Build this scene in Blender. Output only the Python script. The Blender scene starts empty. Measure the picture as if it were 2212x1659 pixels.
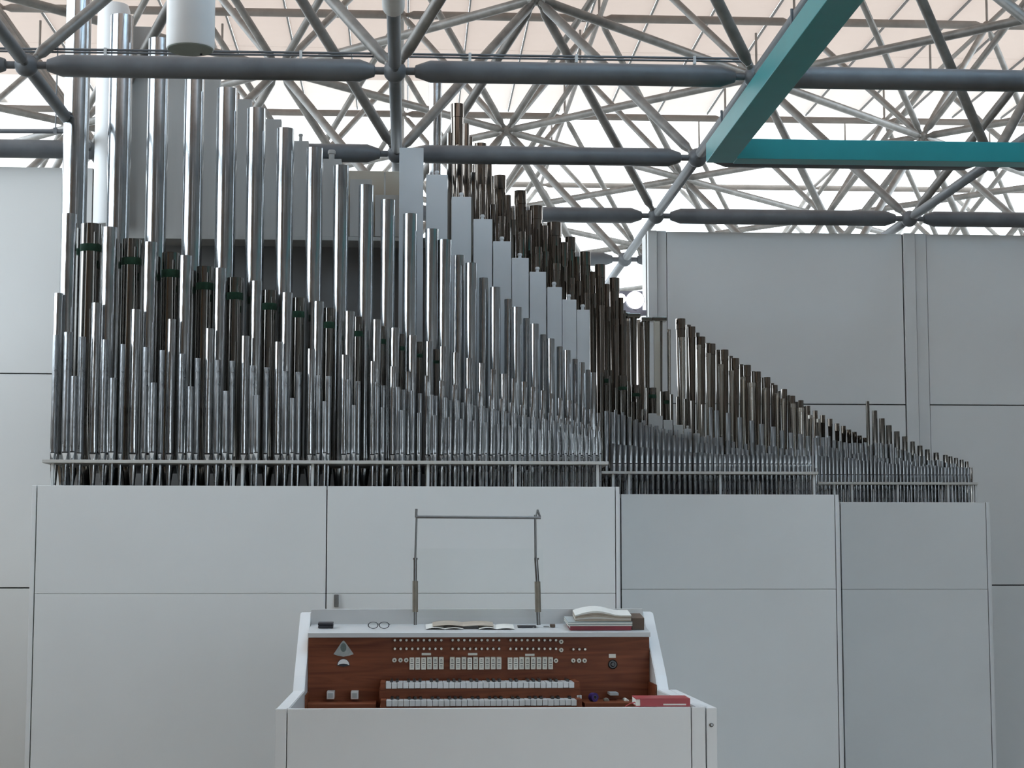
import bpy, bmesh, math, random
from mathutils import Vector, Matrix

random.seed(7)
SC = bpy.context.scene
COL = SC.collection

# ------------------------------------------------------------------ camera
EYE = 1.68
FPX, TH, PH = 3890.5, 0.1012, 0.0585        # focal length in pixels (2212 wide frame), pitch up, yaw right
cam_d = bpy.data.cameras.new('camera')
cam_d.sensor_width = 36.0
cam_d.lens = 36.0 * FPX / 2212.0
cam_d.clip_end = 500
cam = bpy.data.objects.new('camera', cam_d)
cam.location = (0, 0, EYE)
cam.rotation_euler = (math.pi / 2 + TH, 0, -PH)
COL.objects.link(cam)
SC.camera = cam

# ------------------------------------------------------------------ sky and exposure
world = bpy.data.worlds.new('sky')
world.use_nodes = True
SC.world = world
bg = world.node_tree.nodes['Background']
bg.inputs['Color'].default_value = (0.80, 0.91, 1.0, 1)
bg.inputs['Strength'].default_value = 4.6
SC.view_settings.view_transform = 'Standard'
SC.view_settings.look = 'None'
SC.view_settings.gamma = 1
SC.view_settings.exposure = 0.16
SC.view_settings.use_curve_mapping = False
SC.cycles.max_bounces = 8
SC.cycles.diffuse_bounces = 4
SC.cycles.glossy_bounces = 4
SC.cycles.transmission_bounces = 4

# ------------------------------------------------------------------ picture plane to place
_f = Vector((math.sin(PH) * math.cos(TH), math.cos(PH) * math.cos(TH), math.sin(TH)))
_r = Vector((math.cos(PH), -math.sin(PH), 0))
_u = _r.cross(_f)

def at(u, v, Y):
    d = _f * FPX + _r * (u - 1106.0) + _u * (829.5 - v)
    d = d * (Y / d.y)
    return Vector((d.x, Y, d.z + EYE))

def proj(p):
    q = Vector(p) - Vector((0, 0, EYE))
    z = q.dot(_f)
    if z < 0.3:
        return None
    return (1106 + FPX * q.dot(_r) / z, 829.5 - FPX * q.dot(_u) / z)

def px(w, Y):                     # w pixels of the frame at distance Y, in metres
    return w * Y / FPX

def lerp_list(pts, x):
    if x <= pts[0][0]:
        return pts[0][1]
    for (a, b), (c, d) in zip(pts, pts[1:]):
        if x <= c:
            return b + (d - b) * (x - a) / (c - a)
    return pts[-1][1]

# ------------------------------------------------------------------ materials
def mat(name, col, rough=0.5, metal=0.0, var=0.06, scale=6.0, bump=0.0, bscale=40.0, spec=0.5,
        stretch=(1, 1, 1), rvar=0.0, emit=None, trans=None, coat=0.0):
    m = bpy.data.materials.new(name)
    m.use_nodes = True
    nt = m.node_tree
    b = nt.nodes['Principled BSDF']
    b.inputs['Roughness'].default_value = rough
    b.inputs['Metallic'].default_value = metal
    b.inputs['Specular IOR Level'].default_value = spec
    if coat:
        b.inputs['Coat Weight'].default_value = coat
        b.inputs['Coat Roughness'].default_value = 0.12
    tc = nt.nodes.new('ShaderNodeTexCoord')
    mp = nt.nodes.new('ShaderNodeMapping')
    mp.inputs['Scale'].default_value = stretch
    nt.links.new(tc.outputs['Object'], mp.inputs['Vector'])
    n = nt.nodes.new('ShaderNodeTexNoise')
    n.inputs['Scale'].default_value = scale
    n.inputs['Detail'].default_value = 4
    nt.links.new(mp.outputs['Vector'], n.inputs['Vector'])
    ramp = nt.nodes.new('ShaderNodeValToRGB')
    lo = tuple(max(0, c * (1 - var)) for c in col)
    hi = tuple(min(1, c * (1 + var)) for c in col)
    ramp.color_ramp.elements[0].position = 0.3
    ramp.color_ramp.elements[1].position = 0.7
    ramp.color_ramp.elements[0].color = (*lo, 1)
    ramp.color_ramp.elements[1].color = (*hi, 1)
    nt.links.new(n.outputs['Fac'], ramp.inputs['Fac'])
    nt.links.new(ramp.outputs['Color'], b.inputs['Base Color'])
    if rvar:
        mr = nt.nodes.new('ShaderNodeMapRange')
        mr.inputs['To Min'].default_value = max(0.02, rough - rvar)
        mr.inputs['To Max'].default_value = rough + rvar
        nt.links.new(n.outputs['Fac'], mr.inputs['Value'])
        nt.links.new(mr.outputs['Result'], b.inputs['Roughness'])
    if bump:
        n2 = nt.nodes.new('ShaderNodeTexNoise')
        n2.inputs['Scale'].default_value = bscale
        n2.inputs['Detail'].default_value = 2
        nt.links.new(mp.outputs['Vector'], n2.inputs['Vector'])
        bp = nt.nodes.new('ShaderNodeBump')
        bp.inputs['Strength'].default_value = bump
        bp.inputs['Distance'].default_value = 0.01
        nt.links.new(n2.outputs['Fac'], bp.inputs['Height'])
        nt.links.new(bp.outputs['Normal'], b.inputs['Normal'])
    if emit:
        b.inputs['Emission Color'].default_value = (*emit[0], 1)
        b.inputs['Emission Strength'].default_value = emit[1]
    if trans:                      # translucent sheet: part of the light passes through, scattered
        out = nt.nodes['Material Output']
        tr = nt.nodes.new('ShaderNodeBsdfTranslucent')
        tr.inputs['Color'].default_value = (*trans, 1)
        ad = nt.nodes.new('ShaderNodeAddShader')
        nt.links.new(b.outputs[0], ad.inputs[0])
        nt.links.new(tr.outputs[0], ad.inputs[1])
        nt.links.new(ad.outputs[0], out.inputs['Surface'])
    return m

M = {}
M['panel'] = mat('white_lacquered_panel', (0.70, 0.71, 0.70), 0.42, var=0.02, scale=2)
M['seam'] = mat('dark_joint', (0.03, 0.03, 0.032), 0.8)
M['wall'] = mat('wall_panel_paint', (0.70, 0.71, 0.70), 0.5, var=0.02, scale=1.5)
M['walltrim'] = mat('wall_trim_paint', (0.66, 0.67, 0.66), 0.5, var=0.02)
M['floor'] = mat('floor_stone', (0.30, 0.235, 0.17), 0.45, var=0.15, scale=1.5)
M['hall'] = mat('hall_wall_paint', (0.20, 0.19, 0.18), 0.7, var=0.08, scale=1)
M['tan'] = mat('tan_wall_paint', (0.34, 0.25, 0.165), 0.7, var=0.08, scale=1)
M['ground'] = mat('outside_ground', (0.30, 0.29, 0.27), 0.9, var=0.1, scale=0.3)
M['roof'] = mat('cream_translucent_roof_sheet', (0.30, 0.27, 0.25), 0.8, var=0.02, trans=(0.325, 0.28, 0.254))
M['roof_glare_mid'] = mat('half_glare_roof_sheet', (0.4, 0.38, 0.36), 0.8, var=0.02, trans=(0.36, 0.33, 0.31))  # same roof, colour brightened halfway to the far glare
M['added_skylight'] = mat('added_skylight_sheet', (0.3, 0.3, 0.3), 0.7, var=0.02, trans=(0.60, 0.675, 0.73))  # unseen sheet, added to light the organ from above
M['roof_glare'] = mat('full_glare_roof_sheet', (0.5, 0.5, 0.5), 0.7, var=0.02, trans=(0.6, 0.58, 0.56))  # same roof, glare of the far end put into its colour
M['steel'] = mat('galvanised_chord_steel', (0.115, 0.125, 0.135), 0.45, 0.0, var=0.22, scale=5, rvar=0.1, bump=0.05)
M['web'] = mat('galvanised_web_steel', (0.21, 0.20, 0.185), 0.42, 0.25, var=0.28, scale=9, rvar=0.1, bump=0.08)
M['purlin'] = mat('weathered_upper_steel', (0.20, 0.175, 0.155), 0.55, 0.0, var=0.18, scale=6)
M['teal'] = mat('teal_paint', (0.018, 0.26, 0.275), 0.35, var=0.05)
M['zinc'] = mat('zinc_pipe_metal', (0.54, 0.56, 0.575), 0.17, 1.0, var=0.12, scale=14, bump=0.06, bscale=30, rvar=0.06, stretch=(1, 1, 0.35))
M['tin'] = mat('spotted_tin_pipe_metal', (0.50, 0.505, 0.51), 0.19, 1.0, var=0.14, scale=22, bump=0.10, bscale=45, rvar=0.07, stretch=(1, 1, 0.4))
M['bronze'] = mat('warm_dark_pipe_metal', (0.25, 0.235, 0.215), 0.13, 1.0, var=0.03, scale=5, bump=0.012, bscale=12, rvar=0.02, stretch=(1, 1, 0.3))
M['copper'] = mat('brown_reed_metal', (0.27, 0.235, 0.205), 0.10, 1.0, var=0.03, scale=5, bump=0.01, bscale=12, rvar=0.02, stretch=(1, 1, 0.3))
M['lead'] = mat('dull_lead_pipe_metal', (0.37, 0.385, 0.40), 0.29, 1.0, var=0.15, scale=25, bump=0.12, bscale=60, rvar=0.08, stretch=(1, 1, 0.4))
M['pale_tin'] = mat('pale_tin_pipe_metal', (0.58, 0.55, 0.50), 0.26, 1.0, var=0.08, scale=18, bump=0.04, bscale=40, rvar=0.05, stretch=(1, 1, 0.4))
M['lip'] = mat('lip_metal_painted_glint', (0.62, 0.62, 0.60), 0.5, 0.3, var=0.08, scale=40)  # light reflected by the lips is put into this pale colour
M['inside'] = mat('pipe_inside_dark', (0.02, 0.02, 0.02), 0.7)
M['felt'] = mat('green_felt', (0.012, 0.045, 0.026), 0.95, var=0.2, scale=60)
M['wood_grey'] = mat('grey_painted_wood', (0.40, 0.40, 0.385), 0.55, var=0.05, scale=4, stretch=(4, 4, 0.5))
M['wood_white'] = mat('pale_painted_wood', (0.55, 0.575, 0.59), 0.5, var=0.03, scale=4)
M['wood_cream'] = mat('cream_painted_wood', (0.50, 0.46, 0.38), 0.55, var=0.04, scale=4)
M['shade_joint'] = mat('dark_shade_and_joint', (0.17, 0.165, 0.16), 0.7, var=0.06)  # shade between pipes put into the colour; also the dark joint bars
M['rack'] = mat('rack_board_paint', (0.50, 0.49, 0.46), 0.5, var=0.06)
M['bracket'] = mat('grey_post_paint', (0.60, 0.61, 0.60), 0.45)
M['white'] = mat('white_enamel', (0.78, 0.79, 0.79), 0.35, var=0.02)
M['lens'] = mat('frosted_lens', (0.25, 0.29, 0.27), 0.25, var=0.05)
M['console'] = mat('console_white_laminate', (0.72, 0.725, 0.72), 0.4, var=0.02, scale=3)
M['tray'] = mat('console_shaded_laminate', (0.54, 0.545, 0.54), 0.45, var=0.03, scale=3)  # console laminate with weaker light on the tray put into its colour
M['key_white'] = mat('ivory_key', (0.62, 0.63, 0.62), 0.3, var=0.03)
M['key_black'] = mat('ebony_key', (0.015, 0.014, 0.014), 0.3)
M['tab'] = mat('ivory_stop_tab', (0.72, 0.70, 0.62), 0.35, var=0.03)
M['ink'] = mat('printed_ink', (0.10, 0.10, 0.09), 0.7)
M['knob'] = mat('dark_knob', (0.03, 0.018, 0.013), 0.35)
M['chrome'] = mat('brushed_stand_metal', (0.20, 0.20, 0.20), 0.35, 0.9, var=0.1, scale=30)
M['grip'] = mat('bronze_grip', (0.22, 0.195, 0.155), 0.5, 0.3, var=0.1, scale=30)
M['badge'] = mat('pewter_badge', (0.32, 0.33, 0.32), 0.4, 0.6, var=0.1, scale=60)
M['badge2'] = mat('pewter_badge_oval', (0.12, 0.15, 0.145), 0.35, 0.5, var=0.1, scale=60)
M['black'] = mat('black_plastic', (0.012, 0.012, 0.02), 0.4)
M['red'] = mat('red_cover', (0.33, 0.012, 0.022), 0.4, var=0.08, scale=12)
M['darkred'] = mat('dark_red_cover', (0.23, 0.02, 0.035), 0.5, var=0.1, scale=12)
M['paper'] = mat('paper', (0.72, 0.71, 0.66), 0.8, var=0.04, scale=30)
M['buff'] = mat('buff_paper', (0.42, 0.36, 0.29), 0.8, var=0.1, scale=20)
M['folder'] = mat('grey_folder', (0.38, 0.42, 0.42), 0.6, var=0.05)
M['brown'] = mat('brown_cover', (0.10, 0.065, 0.045), 0.6, var=0.1, scale=14)
M['purple'] = mat('violet_plastic', (0.05, 0.03, 0.17), 0.35, var=0.1)
M['lamp'] = mat('bright_lamp_glass', (1, 1, 1), 0.4, emit=((1.0, 0.98, 1.0), 14.0))
M['lampbody'] = mat('lamp_housing', (0.16, 0.155, 0.19), 0.5)

def glass_mat():
    m = bpy.data.materials.new('clear_acrylic')
    m.use_nodes = True
    nt = m.node_tree
    out = nt.nodes['Material Output']
    nt.nodes.remove(nt.nodes['Principled BSDF'])
    t = nt.nodes.new('ShaderNodeBsdfTransparent')
    t.inputs['Color'].default_value = (0.982, 0.987, 0.985, 1)
    g = nt.nodes.new('ShaderNodeBsdfGlossy')
    g.inputs['Roughness'].default_value = 0.05
    x = nt.nodes.new('ShaderNodeMixShader')
    x.inputs['Fac'].default_value = 0.002
    nt.links.new(t.outputs[0], x.inputs[1])
    nt.links.new(g.outputs[0], x.inputs[2])
    nt.links.new(x.outputs[0], out.inputs['Surface'])
    return m
M['glass'] = glass_mat()

def wood_mat():
    m = bpy.data.materials.new('mahogany_veneer')
    m.use_nodes = True
    nt = m.node_tree
    b = nt.nodes['Principled BSDF']
    b.inputs['Roughness'].default_value = 0.5
    b.inputs['Specular IOR Level'].default_value = 0.2
    tc = nt.nodes.new('ShaderNodeTexCoord')
    mp = nt.nodes.new('ShaderNodeMapping')
    mp.inputs['Scale'].default_value = (0.5, 3, 7)
    nt.links.new(tc.outputs['Object'], mp.inputs['Vector'])
    n = nt.nodes.new('ShaderNodeTexNoise')
    n.inputs['Scale'].default_value = 5
    n.inputs['Detail'].default_value = 6
    n.inputs['Distortion'].default_value = 1.2
    nt.links.new(mp.outputs['Vector'], n.inputs['Vector'])
    r = nt.nodes.new('ShaderNodeValToRGB')
    r.color_ramp.elements[0].position = 0.3
    r.color_ramp.elements[1].position = 0.72
    r.color_ramp.elements[0].color = (0.13, 0.036, 0.016, 1)
    r.color_ramp.elements[1].color = (0.25, 0.078, 0.034, 1)
    nt.links.new(n.outputs['Fac'], r.inputs['Fac'])
    nt.links.new(r.outputs['Color'], b.inputs['Base Color'])
    return m
M['wood'] = wood_mat()

# ------------------------------------------------------------------ object helpers
def link(name, mesh, parent=None, loc=(0, 0, 0), rot=None):
    o = bpy.data.objects.new(name, mesh)
    COL.objects.link(o)
    if parent is not None:
        o.parent = parent
    o.location = loc
    if rot is not None:
        o.rotation_mode = 'QUATERNION'
        o.rotation_quaternion = rot
    return o

def tag(o, label=None, cat=None, group=None, kind=None):
    if label: o['label'] = label
    if cat: o['category'] = cat
    if group: o['group'] = group
    if kind: o['kind'] = kind
    return o

def thing(name, label, cat, loc=(0, 0, 0), group=None, kind=None):
    o = bpy.data.objects.new(name, None)
    o.empty_display_size = 0.1
    COL.objects.link(o)
    o.location = loc
    return tag(o, label, cat, group, kind)

def mesh_from(bm, name, m, smooth=False, angle=0.6):
    me = bpy.data.meshes.new(name)
    bm.normal_update()
    bm.to_mesh(me)
    bm.free()
    for x in (m if isinstance(m, (list, tuple)) else [m]):
        me.materials.append(x)
    if smooth:
        for p in me.polygons:
            p.use_smooth = True
        me.set_sharp_from_angle(angle=angle)
    return me

def add_box(bm, x0, x1, y0, y1, z0, z1, bev=0.0):
    vs = [bm.verts.new((x, y, z)) for x in (x0, x1) for y in (y0, y1) for z in (z0, z1)]
    fs = [(0, 1, 3, 2), (4, 6, 7, 5), (0, 4, 5, 1), (2, 3, 7, 6), (0, 2, 6, 4), (1, 5, 7, 3)]
    faces = [bm.faces.new([vs[i] for i in f]) for f in fs]
    if bev:
        es = list({e for f in faces for e in f.edges})
        bmesh.ops.bevel(bm, geom=es, offset=bev, segments=2, affect='EDGES', profile=0.6)

def box(name, m, x0, x1, y0, y1, z0, z1, parent=None, bev=0.0, origin=None):
    """box in world numbers; its origin sits at its base centre (minus the parent's place)"""
    cx, cy, cz = origin or ((x0 + x1) / 2, (y0 + y1) / 2, z0)
    bm = bmesh.new()
    add_box(bm, x0 - cx, x1 - cx, y0 - cy, y1 - cy, z0 - cz, z1 - cz, bev)
    p = wloc(parent)
    return link(name, mesh_from(bm, name, m), parent, (cx - p[0], cy - p[1], cz - p[2]))

def wloc(o):
    v = Vector((0, 0, 0))
    while o is not None:
        v += Vector(o.location)
        o = o.parent
    return v

def add_lathe(bm, prof, seg=20, cap0=True, cap1=True, mi=0):
    rings = []
    for (r, z) in prof:
        rings.append([bm.verts.new((r * math.cos(2 * math.pi * k / seg), r * math.sin(2 * math.pi * k / seg), z)) for k in range(seg)])
    for a, b in zip(rings, rings[1:]):
        for k in range(seg):
            f = bm.faces.new((a[k], a[(k + 1) % seg], b[(k + 1) % seg], b[k]))
            f.material_index = mi
    if cap0: bm.faces.new(list(reversed(rings[0])))
    if cap1: bm.faces.new(rings[-1])

def lathe(name, m, prof, parent=None, loc=(0, 0, 0), seg=20, rot=None, angle=0.6):
    bm = bmesh.new()
    add_lathe(bm, prof, seg)
    p = wloc(parent)
    return link(name, mesh_from(bm, name, m, True, angle), parent, Vector(loc) - p, rot)

def rod_mesh(name, m, L, r, seg=10):
    bm = bmesh.new()
    add_lathe(bm, [(r, 0), (r, L)], seg)
    return mesh_from(bm, name, m, True)

def along(a, b):
    d = Vector(b) - Vector(a)
    return Vector((0, 0, 1)).rotation_difference(d.normalized())

def rod(name, m, a, b, r, parent=None, seg=10):
    a, b = Vector(a), Vector(b)
    return link(name, rod_mesh(name, m, (b - a).length, r, seg), parent, a - wloc(parent), along(a, b))

def prism(name, m, poly, axis, t0, t1, parent=None, origin=None, bev=0.0):
    """poly: 2-D outline in the plane across axis; axis 'X' -> (y,z), 'Y' -> (x,z), 'Z' -> (x,y)"""
    def P(a, b, t):
        return {'X': (t, a, b), 'Y': (a, t, b), 'Z': (a, b, t)}[axis]
    pts = [P(a, b, t) for t in (t0, t1) for a, b in poly]
    if origin is None:
        origin = [sum(p[k] for p in pts) / len(pts) for k in range(3)]
        origin[2] = min(p[2] for p in pts)
    bm = bmesh.new()
    n = len(poly)
    vs = [bm.verts.new(Vector(p) - Vector(origin)) for p in pts]
    bm.faces.new(vs[:n])
    bm.faces.new(list(reversed(vs[n:])))
    for k in range(n):
        bm.faces.new((vs[k], vs[k + n], vs[(k + 1) % n + n], vs[(k + 1) % n]))
    bmesh.ops.recalc_face_normals(bm, faces=bm.faces)
    if bev:
        bmesh.ops.bevel(bm, geom=list(bm.edges), offset=bev, segments=2, affect='EDGES')
    return link(name, mesh_from(bm, name, m), parent, Vector(origin) - wloc(parent))

# ================================================================== THE HALL
G = 2.1                                     # module of the space frame
X0, Y0, HB = -0.0806, 10.194, EYE + 2.8505   # a lower node, its row and the height of the lower layer
HM, HT = HB + 1.464, HB + 2.958
ROOF = EYE + 6.35
YL, YR = 12.40, 14.52                       # faces of the two panelled walls behind the organ
ZT = at(70, 360, YL).z                      # top of the walls
XL, XR, YB = -5.2, 7.4, -1.3               # hall sides and the end behind the camera

def structure(o, label=None):
    o['kind'] = 'structure'
    if label: o['label'] = label
    return o

structure(box('floor', M['floor'], XL, XR, YB, 15.2, -0.1, 0.0), 'grey brown stone hall floor')
structure(box('outside_ground', M['ground'], -70, 70, -70, 90, -0.35, -0.12), 'pale ground outside the hall')

# panelled wall behind the tall pipes (left) -------------------------------------------------
def panelled_wall(name, label, x0, x1, y, us_seams, vs_seams, strips=()):
    """wall of separate panels with recessed joints; seams given in world x and z"""
    o = structure(thing(name, label, None, ((x0 + x1) / 2, y, 0)), label)
    del o['label']
    o['label'] = label
    box('backing', M['seam'], x0 + 0.012, x1, y + 0.03, y + 0.14, 0, ZT - 0.004, o)
    box('wall_core', M['wall'], x0, x1, y + 0.14, y + 0.36, 0, ZT - 0.002, o)
    g = 0.0045
    xs = [x0] + sorted(us_seams) + [x1]
    zs = [0.0] + sorted(vs_seams) + [ZT]
    for a, b in zip(xs, xs[1:]):
        skip = any(abs((a + b) / 2 - (s0 + s1) / 2) < 0.02 for s0, s1 in strips)
        if skip:
            continue
        for c, d in zip(zs, zs[1:]):
            box('wall_panel', M['wall'], a + g, b - g, y, y + 0.04, c + g, d - g, o, 0.002)
    return o

zL1, zL2 = at(40, 1270, YL).z, at(60, 807, YL).z
panelled_wall('wall_back_left', 'pale grey panelled wall behind the tallest organ pipes', XL, X0, YL,
              [at(62, 1450, YL).x - 2.9, at(62, 1450, YL).x + 0.35], [zL1, zL2])
xE = at(1400, 600, YR).x                    # left end of the wall on the right
s1, s2, s3 = at(1419, 600, YR).x, at(1440, 600, YR).x, at(1953, 700, YR).x
s4, s5 = at(1979, 700, YR).x, at(2004, 700, YR).x
zR1, zR2 = at(2190, 1264, YR).z, at(2100, 875, YR).z
wr = panelled_wall('wall_back_right', 'pale grey panelled wall behind the shorter organ pipes', xE, XR, YR,
                   [s2, s3, s5], [zR1, zR2], strips=[(xE, s2), (s3, s5)])
for a, b, t in ((xE, s1, 0.0), (s1 + 0.004, s2, 0.02), (s3 + 0.006, s4, 0.0), (s4 + 0.004, s5, 0.012)):
    box('pilaster', M['walltrim'], a, b, YR - 0.02 + t, YR + 0.05, 0, ZT, wr, 0.003)
# short return and low wall under the opening between the two walls
structure(box('wall_return', M['wall'], X0 - 0.12, X0, YL + 0.15, YR + 0.1, 0, 2.9), 'short return wall behind the organ')
structure(box('wall_low', M['wall'], X0, xE, YR, YR + 0.14, 0, at(1340, 835, YR).z), 'low wall under the open bay behind the organ')
cv0, cv1 = at(1300, 628, 19), at(1460, 676, 19)
structure(box('outside_canopy', M['lampbody'], cv0.x, cv1.x, 19, 19.3, cv1.z, cv0.z), 'dark canopy edge outside the open bay')
for xx in (cv0.x + 0.05, cv1.x - 0.05):
    structure(box('outside_post', M['lampbody'], xx - 0.04, xx + 0.04, 19.1, 19.2, -0.12, cv1.z), 'thin post of the canopy outside')
# the rest of the hall, behind the camera and to the sides, with high daylight openings
SILL = EYE + 1.6
structure(box('wall_left', M['tan'], XL - 0.2, XL, YB, 15.2, 0, SILL), 'side wall below the high windows')
structure(box('wall_right', M['hall'], XR, XR + 0.2, YB, 15.2, 0, ROOF - 0.02), 'opposite side wall')
DX0, DX1, DZ = 0.4, 6.8, 2.9          # glazed opening added behind the camera as front light
structure(box('wall_front', M['hall'], XL, XR, YB - 0.2, YB, DZ, ROOF - 0.02), 'end wall above the added opening')
structure(box('wall_front_left', M['hall'], XL, DX0, YB - 0.2, YB, 0, DZ), 'end wall beside the added opening')
structure(box('wall_front_right', M['hall'], DX1, XR, YB - 0.2, YB, 0, DZ), 'end wall beside the added opening')
dr = structure(thing('added_opening_1', 'glazed opening added behind the camera for front light', None, ((DX0 + DX1) / 2, YB - 0.1, 0)))
for k in range(7):
    xx = DX0 + (DX1 - DX0) * k / 6
    box('opening_stile', M['steel'], xx - 0.03, xx + 0.03, YB - 0.13, YB - 0.07, 0, DZ, dr)
for k in range(6):
    a_ = DX0 + (DX1 - DX0) * k / 6
    box('pane', M['glass'], a_ + 0.03, a_ + (DX1 - DX0) / 6 - 0.03, YB - 0.104, YB - 0.096, 0.05, DZ - 0.02, dr)
structure(box('wall_left_near', M['tan'], XL - 0.2, XL, YB, 6.0, SILL, ROOF - 0.02), 'plain side wall beside the camera')
wl = structure(thing('window_1', 'row of high side windows', None, (XL - 0.1, 2, SILL)))
for k in range(10):
    y = 6.1 + k * 2.2
    if y < 15.2:
        box('mullion', M['steel'], XL - 0.13, XL - 0.07, y - 0.035, y + 0.035, SILL, ROOF - 0.35, wl)
box('rail', M['steel'], XL - 0.13, XL - 0.07, 6.0, 15.2, ROOF - 0.4, ROOF - 0.3, wl)

# roof of separate translucent sheets ----------------------------------------------------------
roof = structure(thing('ceiling', 'cream translucent roof sheets above the space frame', None, (0, 15, ROOF)))
SX, SY = G / 3, 1.45
xs0 = at(882, 0, 20.2).x
ylines = [20.25 - SY + SY * k for k in range(0, 8)]
pm = {}
for m in ('roof', 'roof_glare_mid', 'roof_glare'):
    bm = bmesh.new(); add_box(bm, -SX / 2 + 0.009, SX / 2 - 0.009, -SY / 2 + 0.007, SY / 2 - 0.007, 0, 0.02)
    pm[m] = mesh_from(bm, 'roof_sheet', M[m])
nrow = len(ylines) - 1
for j in range(nrow):
    yc = ylines[j] + SY / 2
    for i in range(-14, 22):
        xc = xs0 + (i + 0.5) * SX
        q = proj((xc, yc, ROOF))
        if q and -160 < q[0] < 2370:
            link('roof_sheet', pm[('roof', 'roof', 'roof', 'roof_glare_mid', 'roof_glare', 'roof_glare', 'roof_glare')[j]], roof, (xc, yc - 15, 0))  # rows step brighter with distance to imitate glare
xlo = xs0 - 14 * SX; xhi = xs0 + 22 * SX
def sheet(x0, x1, y0, y1, m='roof'):
    box('roof_field', M[m], x0, x1, y0, y1, ROOF + 0.001, ROOF + 0.021, roof)
# added strip of clearer sheets, out of view, to light the organ fronts
SKX0, SKX1, SKY0, SKY1 = 0.4, 6.0, 3.2, 9.2
sheet(XL - 0.3, XR + 0.3, YB - 0.3, SKY0)
sheet(XL - 0.3, XR + 0.3, SKY1, ylines[0])
sheet(XL - 0.3, SKX0, SKY0, SKY1)
sheet(SKX1, XR + 0.3, SKY0, SKY1)
sheet(SKX0, SKX1, SKY0, SKY1, 'added_skylight')
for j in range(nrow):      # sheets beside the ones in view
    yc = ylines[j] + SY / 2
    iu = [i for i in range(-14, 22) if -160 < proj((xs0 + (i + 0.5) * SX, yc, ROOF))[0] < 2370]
    mm = 'roof' if j < 4 else 'roof_glare'
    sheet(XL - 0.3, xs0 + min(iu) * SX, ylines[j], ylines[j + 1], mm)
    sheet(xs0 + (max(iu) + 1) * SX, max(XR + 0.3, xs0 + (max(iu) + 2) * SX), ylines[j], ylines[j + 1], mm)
# thin dark tees under the joints of the sheets
for i in range(-9, 17):
    xc = xs0 + i * SX
    box('joint_bar', M['shade_joint'], xc - 0.008, xc + 0.008, ylines[0], ylines[4], ROOF - 0.03, ROOF - 0.002, roof)

# ================================================================== SPACE FRAME
frame = thing('space_frame', 'grey tubular steel space frame carrying the roof over the organ', 'roof truss', (0, 12, HB))

def tube_mesh(name, m, L, r, ball, neck=0.022, nl=0.11, cl=0.085, seg=20):
    bm = bmesh.new()
    a = ball * 0.8
    add_lathe(bm, [(neck, a), (neck, a + nl * 0.55), (r * 0.55, a + nl * 0.6), (r, a + nl * 0.6 + cl), (r, L - a - nl * 0.6 - cl),
                   (r * 0.55, L - a - nl * 0.6), (neck, L - a - nl * 0.55), (neck, L - a)], seg)
    return mesh_from(bm, name, m, True, 0.56)

LW1 = math.sqrt(0.5 * G * G + 1.464 ** 2)
LW2 = math.sqrt(0.5 * G * G + (HT - HM) ** 2)
TM = {
    'bx': tube_mesh('chord_tube', M['steel'], G, 0.064, 0.066),
    'by': tube_mesh('chord_tube', M['steel'], G, 0.037, 0.066, nl=0.09, cl=0.06),
    'w1': tube_mesh('web_tube', M['web'], LW1, 0.0355, 0.066, nl=0.06, cl=0.05, seg=14),
    'w2': tube_mesh('web_tube', M['web'], LW2, 0.033, 0.055, nl=0.06, cl=0.05, seg=14),
    'md': tube_mesh('diagonal_tube', M['web'], G * math.sqrt(2), 0.037, 0.055, nl=0.06, cl=0.05, seg=14),
    'tx': tube_mesh('upper_tube', M['purlin'], G, 0.044, 0.05, nl=0.06, cl=0.05, seg=14),
    'ty': tube_mesh('upper_tube', M['purlin'], G, 0.026, 0.05, nl=0.06, cl=0.05, seg=14),
}
def ball_mesh(r, m):
    bm = bmesh.new()
    bmesh.ops.create_uvsphere(bm, u_segments=16, v_segments=10, radius=r)
    return mesh_from(bm, 'node_ball', m, True, 3)
BM_ = {'b': ball_mesh(0.068, M['steel']), 'm': ball_mesh(0.055, M['web']), 't': ball_mesh(0.05, M['purlin'])}

def nb(i, j): return Vector((X0 + i * G, Y0 + j * G, HB))
def nm(i, j): return Vector((X0 + (i + 0.5) * G, Y0 + (j + 0.5) * G, HM))
def nt_(i, j): return Vector((X0 + i * G, Y0 + j * G, HT))
def inview(a, b):
    for k in range(13):
        q = proj(a.lerp(b, k / 12))
        if q and -90 < q[0] < 2302 and -90 < q[1] < 620:
            return True
    return False
balls = {}
def member(kind, name, a, b, la, lb):
    if not inview(a, b):
        return
    if kind[0] == 'b' or kind[0] in 'wm' or kind[0] == 't':
        link(name, TM[kind], frame, a - frame.location, along(a, b))
    balls[(la,) + tuple(round(x, 2) for x in a)] = a
    balls[(lb,) + tuple(round(x, 2) for x in b)] = b
for j in range(-3, 8):
    for i in range(-4, 6):
        member('bx', 'chord_tube', nb(i, j), nb(i + 1, j), 'b', 'b')
        member('by', 'chord_tube', nb(i, j), nb(i, j + 1), 'b', 'b')
for j in range(-3, 9):
    for i in range(-4, 7):
        if (i + j) % 2 == 0:
            continue
        m = nm(i, j)
        for di in (0, 1):
            for dj in (0, 1):
                member('w1', 'web_tube', nb(i + di, j + dj), m, 'b', 'm')
                member('w2', 'web_tube', m, nt_(i + di, j + dj), 'm', 't')
        member('md', 'diagonal_tube', m, nm(i + 1, j + 1), 'm', 'm')
        member('md', 'diagonal_tube', m, nm(i + 1, j - 1), 'm', 'm')
for j in range(2, 9):
    for i in range(-5, 8):
        if j % 2 == 0:
            member('tx', 'upper_tube', nt_(i, j), nt_(i + 1, j), 't', 't')
        if j < 8:
            member('ty', 'upper_tube', nt_(i, j), nt_(i, j + 1), 't', 't')
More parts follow.
